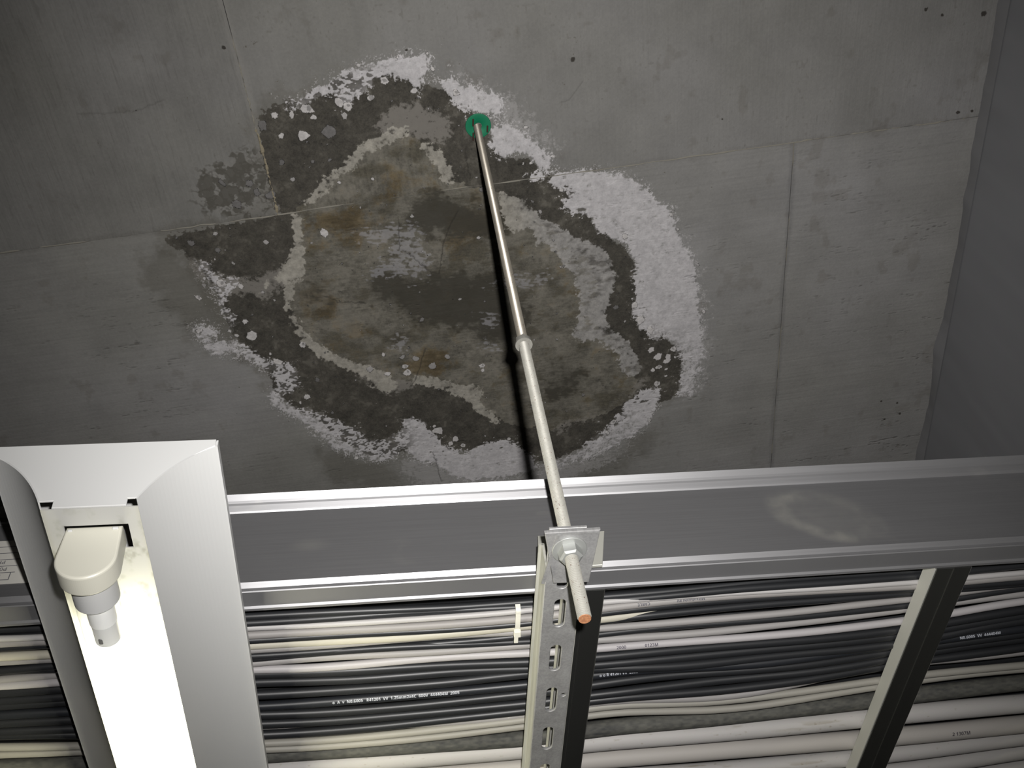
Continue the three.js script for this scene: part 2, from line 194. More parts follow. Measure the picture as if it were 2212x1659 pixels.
function concrete(X, Z, panel) {                               // millimetres, building axes -> albedo; sets relief
  const along = panel < 2;                                     // the upper boards have their grain towards the camera
  const cloud = fbm(X / 190 + 3, Z / 190, 3), cloud2 = fbm(X / 46 + 9, Z / 46 + 4, 3), fine = noise(X / 1.1, Z / 1.1), fine2 = noise(X / 2.7 + 40, Z / 2.7);
  const grain = along ? noise(X / 1.0, Z / 55 + 3) * 0.6 + noise(X / 3.1 + 9, Z / 120) * 0.5 : noise(X / 38, Z / 1.1) * 0.5 + noise(X / 90, Z / 3.4) * 0.5;
  const tone = (panel === 0 ? 0.222 : panel === 1 ? 0.240 : 0.262) * (1 + 0.20 * cloud + 0.14 * cloud2 + 0.035 * fine + 0.04 * fine2 + (panel === 1 ? 0.03 : 0.06) * grain);
  out[0] = tone * 1.015; out[1] = tone; out[2] = tone * (0.955 + 0.05 * cloud);
  relief = 0.5 + 0.05 * grain + 0.03 * fine;
  if (!along) {                                                // dark open pores along the board grain
    const patch = step(-0.1, 0.5, fbm(X / 120 + 31, Z / 70 + 8, 3) + (X > 330 ? 0.15 : 0)), dash = step(0.50, 0.78, noise(X / 9 + 11, Z / 1.25 + 60)) * step(0.0, 0.5, noise(X / 33 + 5, Z / 9));
    scale(0.55 * patch * dash, 0.35, 0.33, 0.3); relief -= 0.25 * patch * dash;
  } else if (panel === 0) {
    const dash = step(0.45, 0.8, noise(X / 1.3 + 7, Z / 20 + 3)); scale(0.2 * dash, 0.5, 0.48, 0.46);
  } else {
    const spot = step(0.62, 0.9, noise(X / 3.5 + 90, Z / 5 + 3)) * step(-0.1, 0.4, cloud2); scale(0.25 * spot, 0.4, 0.36, 0.3);
  }
  const stains = step(0.34, 0.62, fbm(X / 24 + 77, Z / 30 + 21, 4) + 0.25 * cloud); scale(0.30 * stains, 0.6, 0.56, 0.5);
  const jr = Math.abs(X - 511 - 2 * noise(Z / 60, 4)), js = panel >= 2 ? step(7, 1, jr + 3 * fbm(X / 6, Z / 22, 3)) : 0; scale(0.38 * js, 0.55, 0.55, 0.58);
  const jh = Math.abs(Z + 661 + 2 * noise(X / 50, 9)), jt = step(6, 1, jh + 4 * fbm(X / 18, Z / 5, 3)); scale(0.25 * jt, 0.62, 0.6, 0.58);
  const jl = Math.abs(X + 245 + 1.5 * noise(Z / 50, 9)), ju = panel < 2 ? step(9, 2, jl + 5 * fbm(X / 5, Z / 18, 3)) : 0; lay(0.30, 0.29, 0.27, 0.3 * ju);
  if (X < -480 || X > 440 || Z < -1285 || Z > -400) { dots(X, Z); return out; }
  const n1 = fbm(X / 20, Z / 20, 4), n2 = fbm(X / 5 + 50, Z / 5 + 9, 3), n3 = noise(X / 1.3 + 5, Z / 1.3 + 70), st = along ? noise(X / 2 + 3, Z / 14) : noise(X / 14 + 3, Z / 1.6);
  const wx = X + 7 * fbm(X / 30 + 200, Z / 30, 2) + 2.5 * noise(X / 4, Z / 4 + 90), wz = Z + 7 * fbm(X / 30, Z / 30 + 140, 2) + 2.5 * noise(X / 4 + 60, Z / 4);
  const halo = look(F.wide, wx, wz), soft = look(F.soft, wx, wz), haze = look(F.haze, wx, wz), mot = look(F.mottle, wx, wz), st2 = noise(X / 9 + Z / 30, Z / 2.6 + X / 20);
  if (soft > 0.01) scale(0.55 * step(0.0, 0.2, soft) * step(0.1, 0.8, soft + 0.5 * n1 + 0.15 * n2), 0.50, 0.48, 0.42);
  if (halo > 0.01) scale(0.36 * step(0.0, 0.2, halo) * step(0.15, 0.75, halo + 0.6 * n1 + 0.2 * n2 + 0.1 * n3), 0.6, 0.57, 0.5);
  if (haze > 0.01) lay(0.40, 0.39, 0.385, 0.66 * step(0.0, 0.25, haze) * step(0.30, 0.8, haze + 0.6 * n2 + 0.35 * n1 + 0.2 * n3));
  if (mot > 0.03) {
    const vein = step(0.13, 0.02, Math.abs(fbm(X / 17 + 61, Z / 15 + 13, 4))), m = clamp(0.9 * step(0.45, 0.62, mot * 0.8 + 0.8 * fbm(X / 11 + 9, Z / 11, 3) + 0.25 * n2) + 0.65 * vein) * step(0.05, 0.5, mot + 0.3 * n1);
    lay(0.082, 0.076, 0.062, 0.85 * m); lay(0.27, 0.26, 0.235, 0.25 * (1 - m) * step(0.4, 0.8, mot));
  }
  const dw = look(F.dark, wx, wz), dk = step(0.42, 0.58, dw + 0.55 * n2 * (0.5 + 0.5 * step(-0.2, 0.2, n1)) + 0.25 * n1 * (1 - dw) + 0.12 * n3);
  if (dk > 0) {
    const v = 1 + 0.45 * n1 + 0.34 * n2 + 0.18 * n3 + 0.14 * fine;
    lay(0.075 * v, 0.069 * v, 0.057 * v, dk); relief -= 0.06 * dk - 0.05 * n2 * dk;
    const pebble = noise(X / 7 + 400, Z / 7), edge = step(0.09, 0.02, Math.abs(pebble - 0.42)) * step(-0.1, 0.35, n1);   // stones under the wet skin
    scale(0.4 * dk * edge, 0.6, 0.58, 0.52); lay(0.155, 0.145, 0.122, dk * (0.35 * step(0.42, 0.62, pebble) * step(-0.1, 0.35, n1) + 0.5 * step(0.28, 0.62, n1 + 0.4 * n2)));
  }
  const inn = step(0.46, 0.54, look(F.inner, wx, wz) + 0.26 * n2);
  if (inn > 0) {
    const v = 1 + 0.42 * n1 + 0.30 * n2 + 0.14 * n3 + 0.12 * st + 0.1 * st2;
    lay(0.178 * v, 0.167 * v, 0.138 * v, inn * 0.96);
    const br = look(F.brown, wx, wz), mott = fbm(X / 30 + 8, Z / 22 + 33, 4); scale(inn * step(0.15, 0.9, br + 0.9 * n1 + 0.35 * n2) * 0.75, 0.74, 0.58, 0.34);
    scale(inn * step(0.02, 0.42, mott + 0.25 * n2 + 0.1 * st2) * 0.62, 0.42, 0.39, 0.31);
    lay(0.25, 0.235, 0.20, inn * 0.4 * step(0.1, 0.45, -mott + 0.3 * n2));
    const co = look(F.core, wx, wz), ck = step(0.10, 0.75, co + 0.65 * n1 + 0.3 * n2 + 0.15 * st2) * step(0, 0.2, co); lay(0.052, 0.048, 0.037, inn * ck * 0.9);
    const gf = look(F.glare, wx, wz), gl = step(0.40, 0.80, gf * 0.8 + 0.6 * n2 + 0.35 * st2 + 0.3 * n1) * step(0.02, 0.25, gf); lay(0.38, 0.375, 0.39, inn * gl * 0.55); relief += 0.03 * gl;  // flash glare on the wet skin, painted as whitish patches
  }
  const af = look(F.arm, wx, wz); if (af > 0.02) lay(0.25, 0.235, 0.212, 0.8 * step(0, 0.25, af) * step(0.25, 0.8, af + 0.6 * n2 + 0.3 * n1 + 0.15 * n3));
  const rf = look(F.ring, wx, wz), rg = step(0.38, 0.62, rf + 0.5 * n2 + 0.2 * n1 + 0.1 * n3) * step(0, 0.12, rf);
  if (rg > 0) {
    const v = 1 + 0.3 * n1 + 0.36 * n2 + 0.1 * n3, east = step(60, 160, X), gone = east * step(0.05, 0.42, fbm(X / 16 + 21, Z / 8 + 90, 4) + 0.15 * st2);
    lay(mix(0.375, 0.365, east) * v, mix(0.356, 0.354, east) * v, mix(0.312, 0.342, east) * v, 0.88 * rg * step(-0.75, -0.25, n1 + 0.5 * n2) * (1 - 0.62 * gone)); relief += 0.08 * rg;
  }
  const wf = look(F.white, wx, wz), ww = look(F.whiteWide, wx, wz);
  if (ww > 0.01) {
    const fl = look(F.flaky, wx, wz), flake = noise(X / 8 + 300, Z / 5.5 + 7) * 0.6 + noise(X / 3.6 + 30, Z / 2.4 + 77) * 0.55 + 0.2 * n1;
    const hole = Math.max(step(0.34, 0.56, fbm(X / 9 + 300, Z / 7, 3) + 0.25 * st - 0.35 * (wf - 0.8)), fl * step(0.02, 0.16, flake), 0.8 * step(0.55, 0.8, noise(X / 6 + 70, Z / 1.3 + 8)) * step(0.0, 0.4, n1 + 0.4 * n2));
    const body = step(0.40, 0.60, wf + 0.42 * n2 + 0.30 * n3 * (1 - wf) + 0.16 * st + 0.22 * n1) * (1 - 0.9 * hole);
    const spray = (1 - dk) * (1 - inn) * step(0.42, 0.78, ww * 0.9 + 0.55 * n3 + 0.5 * n2 + 0.25 * n1) * step(0.02, 0.3, ww) * 0.7;
    const wh = Math.max(body, spray), v = 1 + 0.16 * n1 + 0.20 * n2 + 0.08 * n3;
    if (wh > 0) { lay(0.585 * v, 0.570 * v, 0.580 * v, wh); relief += 0.16 * wh * (1 + 0.6 * n2); }
  }
  const ci = Math.round((X - MX0 + 1.5 * n2) * CS), cj = Math.round((Z - MZ0 + 1.5 * n3 * 0.5) * CS), chip = ci > 0 && cj > 0 && ci < MW * CS && cj < MH * CS ? chipMap[cj * MW * CS + ci] : 0;
  if (chip) { const v = (chip / 255) ** 1.6 * 0.70 * (1 + 0.22 * n2 + 0.08 * n3); lay(v, v * 0.965, v * 0.95, 0.93); relief += 0.12; }
  const cr = look(F.crack, X + 3 * n2, Z + 3 * n2); if (cr > 0) { lay(0.03, 0.027, 0.022, 0.75 * cr); relief -= 0.3 * cr; }
  dots(X, Z); return out;
}
const dotNear = DOTS.map(([x, z, r]) => [x, z, r, r * 2.2]);
function dots(X, Z) { for (const [x, z, r, far] of dotNear) { const dx = X - x, dz = Z - z; if (dx > far || dx < -far || dz > far || dz < -far) continue; const d = Math.hypot(dx, dz) + 0.8 * noise(X / 2, Z / 2); scale(step(r, r * 0.6, d), 0.22, 0.2, 0.18); } }

const ceiling = new THREE.Group(); ceiling.name = 'ceiling'; ceiling.userData.kind = 'structure'; ceiling.position.y = EYE; ceiling.rotation.y = TURN; scene.add(ceiling);
const UNDER = 0.05;
function ceilingPanel(x0, x1, z0, z1, y, mat, own) {
  const g = new RoundedBoxGeometry(x1 - x0, UNDER, z1 - z0, 1, 0.0005).translate((x0 + x1) / 2, y + UNDER / 2, (z0 + z1) / 2), p = g.attributes.position, uv = g.attributes.uv;
  for (let i = 0; i < p.count; i++) own ? uv.setXY(i, (p.getX(i) - x0) / (x1 - x0), (p.getZ(i) - z0) / (z1 - z0)) : uv.setXY(i, p.getX(i), p.getZ(i));
  part('concrete_panel', g, mat, ceiling);
}
function stainedPanel(x0, x1, z0, z1, y, panel) {
  const res = Math.min(1700, 2046 / Math.max(x1 - x0, z1 - z0)), w = Math.round((x1 - x0) * res), h = Math.round((z1 - z0) * res), reliefs = new Float32Array(w * h);
  const map = texture(w, h, (i, j) => { const c = concrete((x0 + (i + 0.5) / w * (x1 - x0)) * 1000, (z0 + (j + 0.5) / h * (z1 - z0)) * 1000, panel); reliefs[j * w + i] = relief; return c; });
  const bumpMap = texture(w >> 1, h >> 1, (i, j) => reliefs[Math.min(h - 1, j * 2) * w + i * 2], false);
  ceilingPanel(x0, x1, z0, z1, y, new THREE.MeshStandardMaterial({ map, bumpMap, bumpScale: 0.0035, roughness: 0.88 }), true);
}
const LJ = -0.245, RJ = 0.511, HJ = -0.661, WALL = 0.793;       // the joints and the wall
stainedPanel(LJ - 0.62, LJ - 0.0002, HJ + 0.0002, HJ + 0.42, CEIL - 0.0012, 0);
stainedPanel(LJ + 0.0002, WALL + 0.06, HJ + 0.0002, HJ + 0.42, CEIL, 1);
stainedPanel(LJ - 0.62, RJ - 0.0002, HJ - 0.78, HJ - 0.0002, CEIL + 0.0004, 2);
stainedPanel(RJ + 0.0002, WALL + 0.06, HJ - 0.78, HJ - 0.0002, CEIL - 0.0006, 3);
const plainMap = texture(512, 512, (i, j) => { const a = i / 512 * 6.2832, v = 0.25 * (1 + 0.12 * fbm(i / 40, j / 40, 4) + 0.05 * noise(i / 1.5, j / 9) + 0.03 * Math.sin(a)); return [v * 1.03, v, v * 0.95]; });
const plain = new THREE.MeshStandardMaterial({ map: plainMap, roughness: 0.9 });
for (const [x0, x1, z0, z1] of [[-2.6, LJ - 0.622, HJ - 0.78, HJ - 0.001], [-2.6, LJ - 0.622, HJ + 0.0002, HJ + 0.42], [-2.6, LJ - 0.6, HJ + 0.422, 1.9], [LJ - 0.598, WALL + 0.06, HJ + 0.422, 1.9], [-2.6, LJ - 0.6, -2.6, HJ - 0.782], [LJ - 0.598, WALL + 0.06, -2.6, HJ - 0.782]]) ceilingPanel(x0, x1, z0, z1, CEIL, plain, false);
part('slab', box(3.7, 0.12, 4.8, -0.85, CEIL + 0.1, -0.35), plain, ceiling);
// mortar fins squeezed out along the joints of the shuttering
function fin(points, w, mat, gaps = 0) {
  const curve = new THREE.CatmullRomCurve3(points.map(([x, z]) => new THREE.Vector3(x, CEIL, z))), n = 160, pos = [], idx = [];
  for (let i = 0; i <= n; i++) {
    const p = curve.getPoint(i / n), t = curve.getTangent(i / n), k = clamp(0.55 + 0.9 * fbm(i / 7 + points[0][0] * 50, 3 + points[0][1] * 9, 3) - gaps * step(0, 0.3, noise(i / 11, 8)), 0.06, 1.4), q = w * k, side = [-t.z, t.x], sh = w * 0.4 * noise(i / 5, 40);
    for (const [s, d] of [[-1, -0.0005], [-0.35, 0.0016 * k], [0.35, 0.0017 * k], [1, -0.0005]]) pos.push(p.x + side[0] * (q * s + sh), CEIL - d, p.z + side[1] * (q * s + sh));
    if (i < n) for (let k2 = 0; k2 < 3; k2++) { const a = i * 4 + k2; idx.push(a, a + 4, a + 1, a + 1, a + 4, a + 5); }
  }
  const g = new THREE.BufferGeometry(); g.setAttribute('position', new THREE.Float32BufferAttribute(pos, 3)); g.setAttribute('uv', new THREE.Float32BufferAttribute(new Float32Array(pos.length / 3 * 2), 2)); g.setIndex(idx); g.computeVertexNormals();
  part('joint_fin', g, mat, ceiling);
}
const finMat = std([0.29, 0.275, 0.235], 0.9, 0, { side: THREE.DoubleSide }), finYellow = std([0.30, 0.262, 0.185], 0.9, 0, { side: THREE.DoubleSide });
fin([[LJ - 0.60, HJ], [-0.5, HJ + 0.001], [LJ, HJ]], 0.0026, finMat);
fin([[LJ, HJ], [0, HJ + 0.0015], [0.2, HJ], [RJ, HJ]], 0.0016, finMat, 0.6);
fin([[RJ, HJ], [0.65, HJ], [WALL, HJ - 0.001]], 0.0018, finMat, 0.4);
fin([[LJ - 0.004, HJ + 0.40], [LJ - 0.0002, HJ + 0.22], [LJ, HJ + 0.13]], 0.0018, finMat, 0.5);
fin([[LJ, HJ + 0.13], [LJ + 0.001, HJ + 0.06], [LJ, HJ]], 0.0030, finYellow);
fin([[RJ, HJ], [RJ + 0.001, HJ - 0.2], [RJ, HJ - 0.6]], 0.0011, finMat, 0.7);

// ---------------------------------------------------------------- walls and floor
const wallMap = texture(512, 512, (i, j) => { const v = 0.29 * (1 + 0.16 * fbm(i / 60, j / 110, 4) + 0.05 * noise(i / 2, j / 30)); return [v * 0.99, v, v * 1.05]; });
const wallMat = new THREE.MeshStandardMaterial({ map: wallMap, roughness: 0.92 });
const place = (g) => g.translate(0, EYE, 0);
{
  // the right wall meets the ceiling in a ragged, hand-pointed line
  const s = new THREE.Shape(); s.moveTo(-2.6, 0); s.lineTo(1.9, 0); s.lineTo(1.9, CEIL + 1.5); s.lineTo(-2.6, CEIL + 1.5);
  structure('wall_right', new THREE.BoxGeometry(0.12, CEIL + EYE, 4.5, 1, 1, 1).translate(WALL + 0.062, (CEIL + EYE) / 2 - 0.0005, -0.35), wallMat, TURN);
  const g = new THREE.PlaneGeometry(1.5, 0.016, 300, 2).rotateY(-Math.PI / 2).rotateZ(0); const p = g.attributes.position;
  for (let i = 0; i < p.count; i++) { const z = p.getZ(i), y = p.getY(i); p.setX(i, -0.0035 - (y > 0.006 ? 0.0055 : y > -0.002 ? 0.0035 : 0) * (1 + 1.3 * fbm(z * 12 + 3, 4, 4)) * 1.1); }
  g.translate(WALL + 0.004, CEIL + EYE - 0.008, -0.9); g.computeVertexNormals();
  const t = structure('trim_1', g, new THREE.MeshStandardMaterial({ color: new THREE.Color().setRGB(0.20, 0.20, 0.205), roughness: 0.95, side: THREE.DoubleSide }), TURN); t.userData.label = 'ragged mortar pointing where the right wall meets the ceiling';
}
structure('wall_left', new THREE.BoxGeometry(0.12, CEIL + EYE, 4.5).translate(-2.66, (CEIL + EYE) / 2, -0.35), wallMat, TURN);
structure('wall_back', new THREE.BoxGeometry(3.5, CEIL + EYE, 0.12).translate(-0.9, (CEIL + EYE) / 2, -2.66), wallMat, TURN);
structure('wall_front', new THREE.BoxGeometry(3.5, CEIL + EYE, 0.12).translate(-0.9, (CEIL + EYE) / 2, 1.96), wallMat, TURN);
structure('floor', new THREE.BoxGeometry(3.7, 0.1, 4.8).translate(-0.9, -0.05, -0.35), new THREE.MeshStandardMaterial({ map: plainMap, roughness: 0.8, color: 0x9a9a98 }), TURN);

// ---------------------------------------------------------------- cable ladder
const speckle = (w, h, base, f) => texture(w, h, (i, j) => { const v = base * (1 + f(i, j)); return [v, v, v * 1.02]; });
const RAILZ = -0.62, TOP = 0.695;
const railMap = texture(2048, 256, (i, j) => {                // 2 m by 0.25 m, brushed aluminium with a dusty ring left by a drip
  const x = -1.16 + i / 2048 * 2, y = 0.5 + j / 256 * 0.25, n = fbm(x * 90, y * 90, 4), m = fbm(x * 14, y * 30, 3);
  const e = Math.hypot((x - 0.372 - (y - 0.634) * -0.55) / 0.040, (y - 0.631) / 0.030), a = Math.atan2(y - 0.631, x - 0.372);
  const ring = step(0.35, 0, Math.abs(e - 0.95 - 0.12 * m)) * (0.30 + 0.70 * step(-0.2, 0.7, Math.cos(a + 2.6) + 0.4 * n)), fill = step(1, 0.7, e) * 0.14;
  const smear = step(0.42, 0.7, fbm(x * 26 + 4, y * 40 + 8, 4)) * 0.12 + step(0.022, 0, Math.hypot(x + 0.075, (y - 0.630) * 2)) * 0.25;
  const d = clamp(ring * (0.55 + 0.5 * n) + fill * (1 + n) + smear), v = 0.30 * (1 + 0.05 * noise(i / 60, j * 1.3) + 0.04 * m);
  return [mix(v, 0.55, d), mix(v, 0.54, d), mix(v * 1.03, 0.50, d)];
});
const railMat = new THREE.MeshStandardMaterial({ map: railMap, roughness: 0.42, metalness: 0.72 });
const zinc = new THREE.MeshStandardMaterial({ map: texture(256, 256, (i, j) => { const v = 0.33 * (1 + 0.25 * fbm(i / 22, j / 22, 4) + 0.12 * noise(i / 2, j / 2)); return [v, v * 1.0, v * 1.0]; }), roughness: 0.55, metalness: 0.45 });
const planar = (g, u, v, k = 1) => { const p = g.attributes.position, uv = new Float32Array(p.count * 2); for (let i = 0; i < p.count; i++) { uv[i * 2] = u(p.getX(i), p.getY(i), p.getZ(i)) * k; uv[i * 2 + 1] = v(p.getX(i), p.getY(i), p.getZ(i)) * k; } g.setAttribute('uv', new THREE.BufferAttribute(uv, 2)); return g; };
function railProfile(sign) {                                   // (z, y), z measured from the web's face towards the outside
  const out = [[-0.004, 0.6885], [0.0082, 0.6885], [0.0092, 0.6878], [0.0084, 0.6870], [0.0067, 0.6853], [0.0051, 0.6837], [0.0037, 0.6820], [0.0027, 0.6804]];
  for (let i = 0; i < 4; i++) out.push([0.0024, 0.6802 - i * 0.0016], [0.0012, 0.6794 - i * 0.0016]);
  out.push([0, 0.6734], [0, 0.5916]);
  for (let i = 0; i < 3; i++) out.push([0.0016, 0.5911 - i * 0.0021], [0.0003, 0.5899 - i * 0.0021]);
  out.push([-0.003, 0.5846], [-0.003, 0.5822], [0.0016, 0.5818], [0.0022, 0.5809], [0.0016, 0.5800], [-0.0130, 0.5790], [-0.0142, 0.5772], [-0.0160, 0.5768], [-0.0178, 0.5782], [-0.0178, 0.5815], [-0.0060, 0.5835], [-0.0052, 0.6840]);
  return out.map(([z, y]) => [sign * z, y]);
}
const ladder = thing('cable_ladder', 'aluminium cable ladder with a ribbed side rail and rungs, hung below the stained ceiling', 'cable ladder');
const sideRail = (z, sign) => part('side_rail', planar(sweepX(railProfile(sign), -1.15, 0.80), (x) => (x + 1.16) / 2, (x, y) => (y - 0.5) / 0.25).translate(0, 0, z), railMat, ladder);
sideRail(RAILZ, 1); sideRail(-1.16, -1);
const rungMat = std([0.38, 0.385, 0.37], 0.24, 0.96), rungLamplit = std([0.50, 0.50, 0.465], 0.6, 0.15);
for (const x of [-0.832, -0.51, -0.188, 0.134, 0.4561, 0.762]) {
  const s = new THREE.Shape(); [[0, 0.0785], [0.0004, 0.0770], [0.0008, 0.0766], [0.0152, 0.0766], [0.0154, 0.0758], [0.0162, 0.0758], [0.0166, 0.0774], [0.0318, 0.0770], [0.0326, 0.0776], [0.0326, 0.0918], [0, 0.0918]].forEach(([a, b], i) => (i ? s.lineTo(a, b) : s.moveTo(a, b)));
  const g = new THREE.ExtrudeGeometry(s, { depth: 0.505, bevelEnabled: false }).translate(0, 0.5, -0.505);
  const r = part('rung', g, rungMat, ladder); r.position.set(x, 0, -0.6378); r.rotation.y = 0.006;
  for (const e of [-0.0006, 0.0332]) part('lamplit_side', box(0.0010, e > 0 ? 0.0126 : 0.0146, 0.503, e > 0 ? 0.0324 : e, e > 0 ? 0.5861 : 0.5848, -0.2525), rungLamplit, r);  // added side strips, paler than the rung: lamp light put into the colour
}
// a label sheet stuck on the web, printed upside down
{
  const c = document.createElement('canvas'); c.width = 512; c.height = 160; const g = c.getContext('2d');
  g.fillStyle = '#c9c7c0'; g.fillRect(0, 0, 512, 160); g.strokeStyle = '#55555c'; g.lineWidth = 2; g.fillStyle = '#3b3b42';
  g.translate(512, 160); g.rotate(Math.PI);
  g.strokeRect(106, 14, 420, 26); for (let k = 0; k < 5; k++) { g.beginPath(); g.moveTo(96, 40 + k * 24); g.lineTo(512, 40 + k * 24); g.stroke(); }
  g.font = '17px sans-serif'; g.fillText('PANEL', 128, 33); g.fillText('P0. N0.', 118, 59); g.fillText('PH', 128, 84);
  const t = new THREE.CanvasTexture(c); t.colorSpace = THREE.SRGBColorSpace;
  const m = shade(new THREE.Mesh(box(0.16, 0.0485, 0.0004), new THREE.MeshStandardMaterial({ map: t, roughness: 0.7 })));
  m.name = 'label_sheet'; m.position.set(-0.356, EYE + 0.6305, RAILZ + 0.0003); scene.add(m);
  tag(m, 'white printed label sheet stuck upside down on the ladder rail left of the lamp', 'label');
}

// ---------------------------------------------------------------- hanger: rod, anchor, strut, seat, nut, clip
const RODX = 0.1258, RODZ = -0.5557;
const rodMat = new THREE.MeshStandardMaterial({ map: texture(256, 1024, (i, j) => { const v = 0.33 * (1 + 0.16 * fbm(i / 30, j / 24, 4)), r = step(0.44, 0.58, fbm(i / 7 + 4, j / 3, 3)); return [mix(v * 1.02, 0.10, r), mix(v, 0.05, r), mix(v * 0.90, 0.035, r)]; }), roughness: 0.50, metalness: 0.25 });
const rodMatBare = rodMat.clone(); rodMatBare.metalness = 0.5; rodMatBare.roughness = 0.34; rodMatBare.color.setRGB(0.9, 0.84, 0.78);
const rustMat = new THREE.MeshStandardMaterial({ map: texture(128, 128, (i, j) => { const n = fbm(i / 18, j / 18, 4); return [0.34 * (1 + 0.4 * n), 0.15 * (1 + 0.5 * n), 0.07 * (1 + 0.5 * n)]; }), roughness: 0.85 });
function thread(y0, y1, r, pitch) {                             // a 60-degree thread: flat roots and crests, sharp flanks
  const pts = [[0.0001, y0], [r - 0.0012, y0]], d = 0.54 * pitch;
  for (let y = y0 + 0.0008; y < y1 - pitch; y += pitch) pts.push([r - d, y], [r - d, y + pitch * 0.24], [r, y + pitch * 0.56], [r, y + pitch * 0.68]);
  pts.push([r - d, y1], [0.0001, y1]);
  const g = new THREE.LatheGeometry(pts.map(([a, b]) => new THREE.Vector2(a, b)), 36).toNonIndexed(); g.computeVertexNormals();
  const p = g.attributes.position, n = g.attributes.normal;     // round again about the axis, still sharp along it
  for (let i = 0; i < p.count; i++) { const h = Math.hypot(n.getX(i), n.getZ(i)), q = Math.hypot(p.getX(i), p.getZ(i)); if (q > 0.001) n.setXYZ(i, p.getX(i) / q * h, n.getY(i), p.getZ(i) / q * h); }
  return g;
}
{
  const rod = thing('threaded_rod', 'long threaded hanger rod running from the green ceiling anchor through the strut', 'threaded rod', [RODX, 0, RODZ]);
  part('lower_rod', thread(0.4775, 0.8245, 0.0051, 0.0016), rodMat, rod);
  const up = part('upper_rod', thread(0.826, 1.364, 0.0050, 0.0016), rodMatBare, rod); up.rotation.z = -0.0040; up.position.set(-0.0033, 0, 0);
  part('cut_end', cyl(0.0046, 0.0044, 0.0006, 24).translate(0, 0.4772, 0), rustMat, rod, 'rusty sawn end of the rod');
  part('lock_nut', mergeGeometries([cyl(0.0078, 0.0082, 0.006, 6).translate(0, 0.8262, 0), cyl(0.0084, 0.0084, 0.0016, 24).translate(0, 0.8215, 0)]), rodMat, rod);
}
{
  const a = thing('ceiling_anchor', 'flat green plastic anchor disc set flush in the ceiling around the rod', 'anchor', [0.1302, CEIL, -0.5575]);
  const green = std([0.008, 0.22, 0.105], 0.55);
  part('disc', new THREE.LatheGeometry([[0.0051, 0.004], [0.0051, -0.0012], [0.0172, -0.0014], [0.0180, -0.0006], [0.0182, 0.004]].map(([r, y]) => new THREE.Vector2(r, y)), 48), std([0.008, 0.22, 0.105], 0.55, 0, { side: THREE.DoubleSide }), a);
  const rust = std([0.055, 0.028, 0.018], 0.9);
  for (const [x, z, l] of [[-0.0072, 0.0055, 0.011], [0.0128, -0.0040, 0.010], [-0.0068, -0.0150, 0.012]]) part('rusty_nail', box(0.0024, 0.0016, l, x, -0.0020, z, 0.0007), rust, a);
}
{
  const sx = 0.1268, s = new THREE.Shape();                    // bottom plate of the strut, in (x, -z)
  const w = 0.0138, L0 = 0.5390, L1 = 1.22, L2 = 0.578, lean = -0.0075;
  s.moveTo(-w, L0); s.lineTo(w, L0); s.lineTo(w, L1); s.lineTo(-w, L1); s.closePath();
  const slot = (x, a, b, h) => { const p = new THREE.Path(); p.moveTo(x - h, a + h); p.absarc(x, a + h, h, Math.PI, 0, false); p.lineTo(x + h, b - h); p.absarc(x, b - h, h, 0, Math.PI, false); p.closePath(); s.holes.push(p); };
  slot(-0.0005, 0.576, 0.604, 0.0046);
  for (let i = 0; i < 11; i++) slot(-0.0005 + 0.0001 * i, 0.6155 + i * 0.0548, 0.6485 + i * 0.0548, 0.0050);
  slot(0.0098, 0.7335, 0.7385, 0.0024);
  const g = new THREE.ExtrudeGeometry(s, { depth: 0.0018, bevelEnabled: true, bevelSize: 0.0004, bevelThickness: 0.0004, bevelSegments: 1, curveSegments: 10 }).rotateX(-Math.PI / 2);
  const strut = thing('strut_channel', 'galvanised slotted strut channel under the ladder, held up by the threaded rod', 'strut', [sx, 0.5507, 0], 0.004);
  part('slotted_base', planar(g, (x, y, z) => x, (x, y, z) => z, 8), zinc, strut);
  const streakyLit = new THREE.MeshStandardMaterial({ map: texture(64, 512, (i, j) => { const v = 0.44 * (1 + 0.22 * noise(i / 3, j / 60) + 0.2 * fbm(i / 12, j / 40, 3)); return [v, v, v * 0.90]; }), roughness: 0.6, metalness: 0.3 });  // streaky flanks, paler than the base: light from the lamp put into the colour
  for (const k of [-1, 1]) part('flank', planar(mergeGeometries([box(0.0018, 0.0240, L1 - L2, k * w, 0.0120, -(L2 + L1) / 2), box(0.0036, 0.0018, L1 - L2, k * (w + 0.0014), 0.0236, -(L2 + L1) / 2), box(0.0046, 0.0018, L1 - L2, k * (w - 0.0026), 0.0236, -(L2 + L1) / 2)]), (x, y, z) => y * 20, (x, y, z) => z), streakyLit, strut);
}
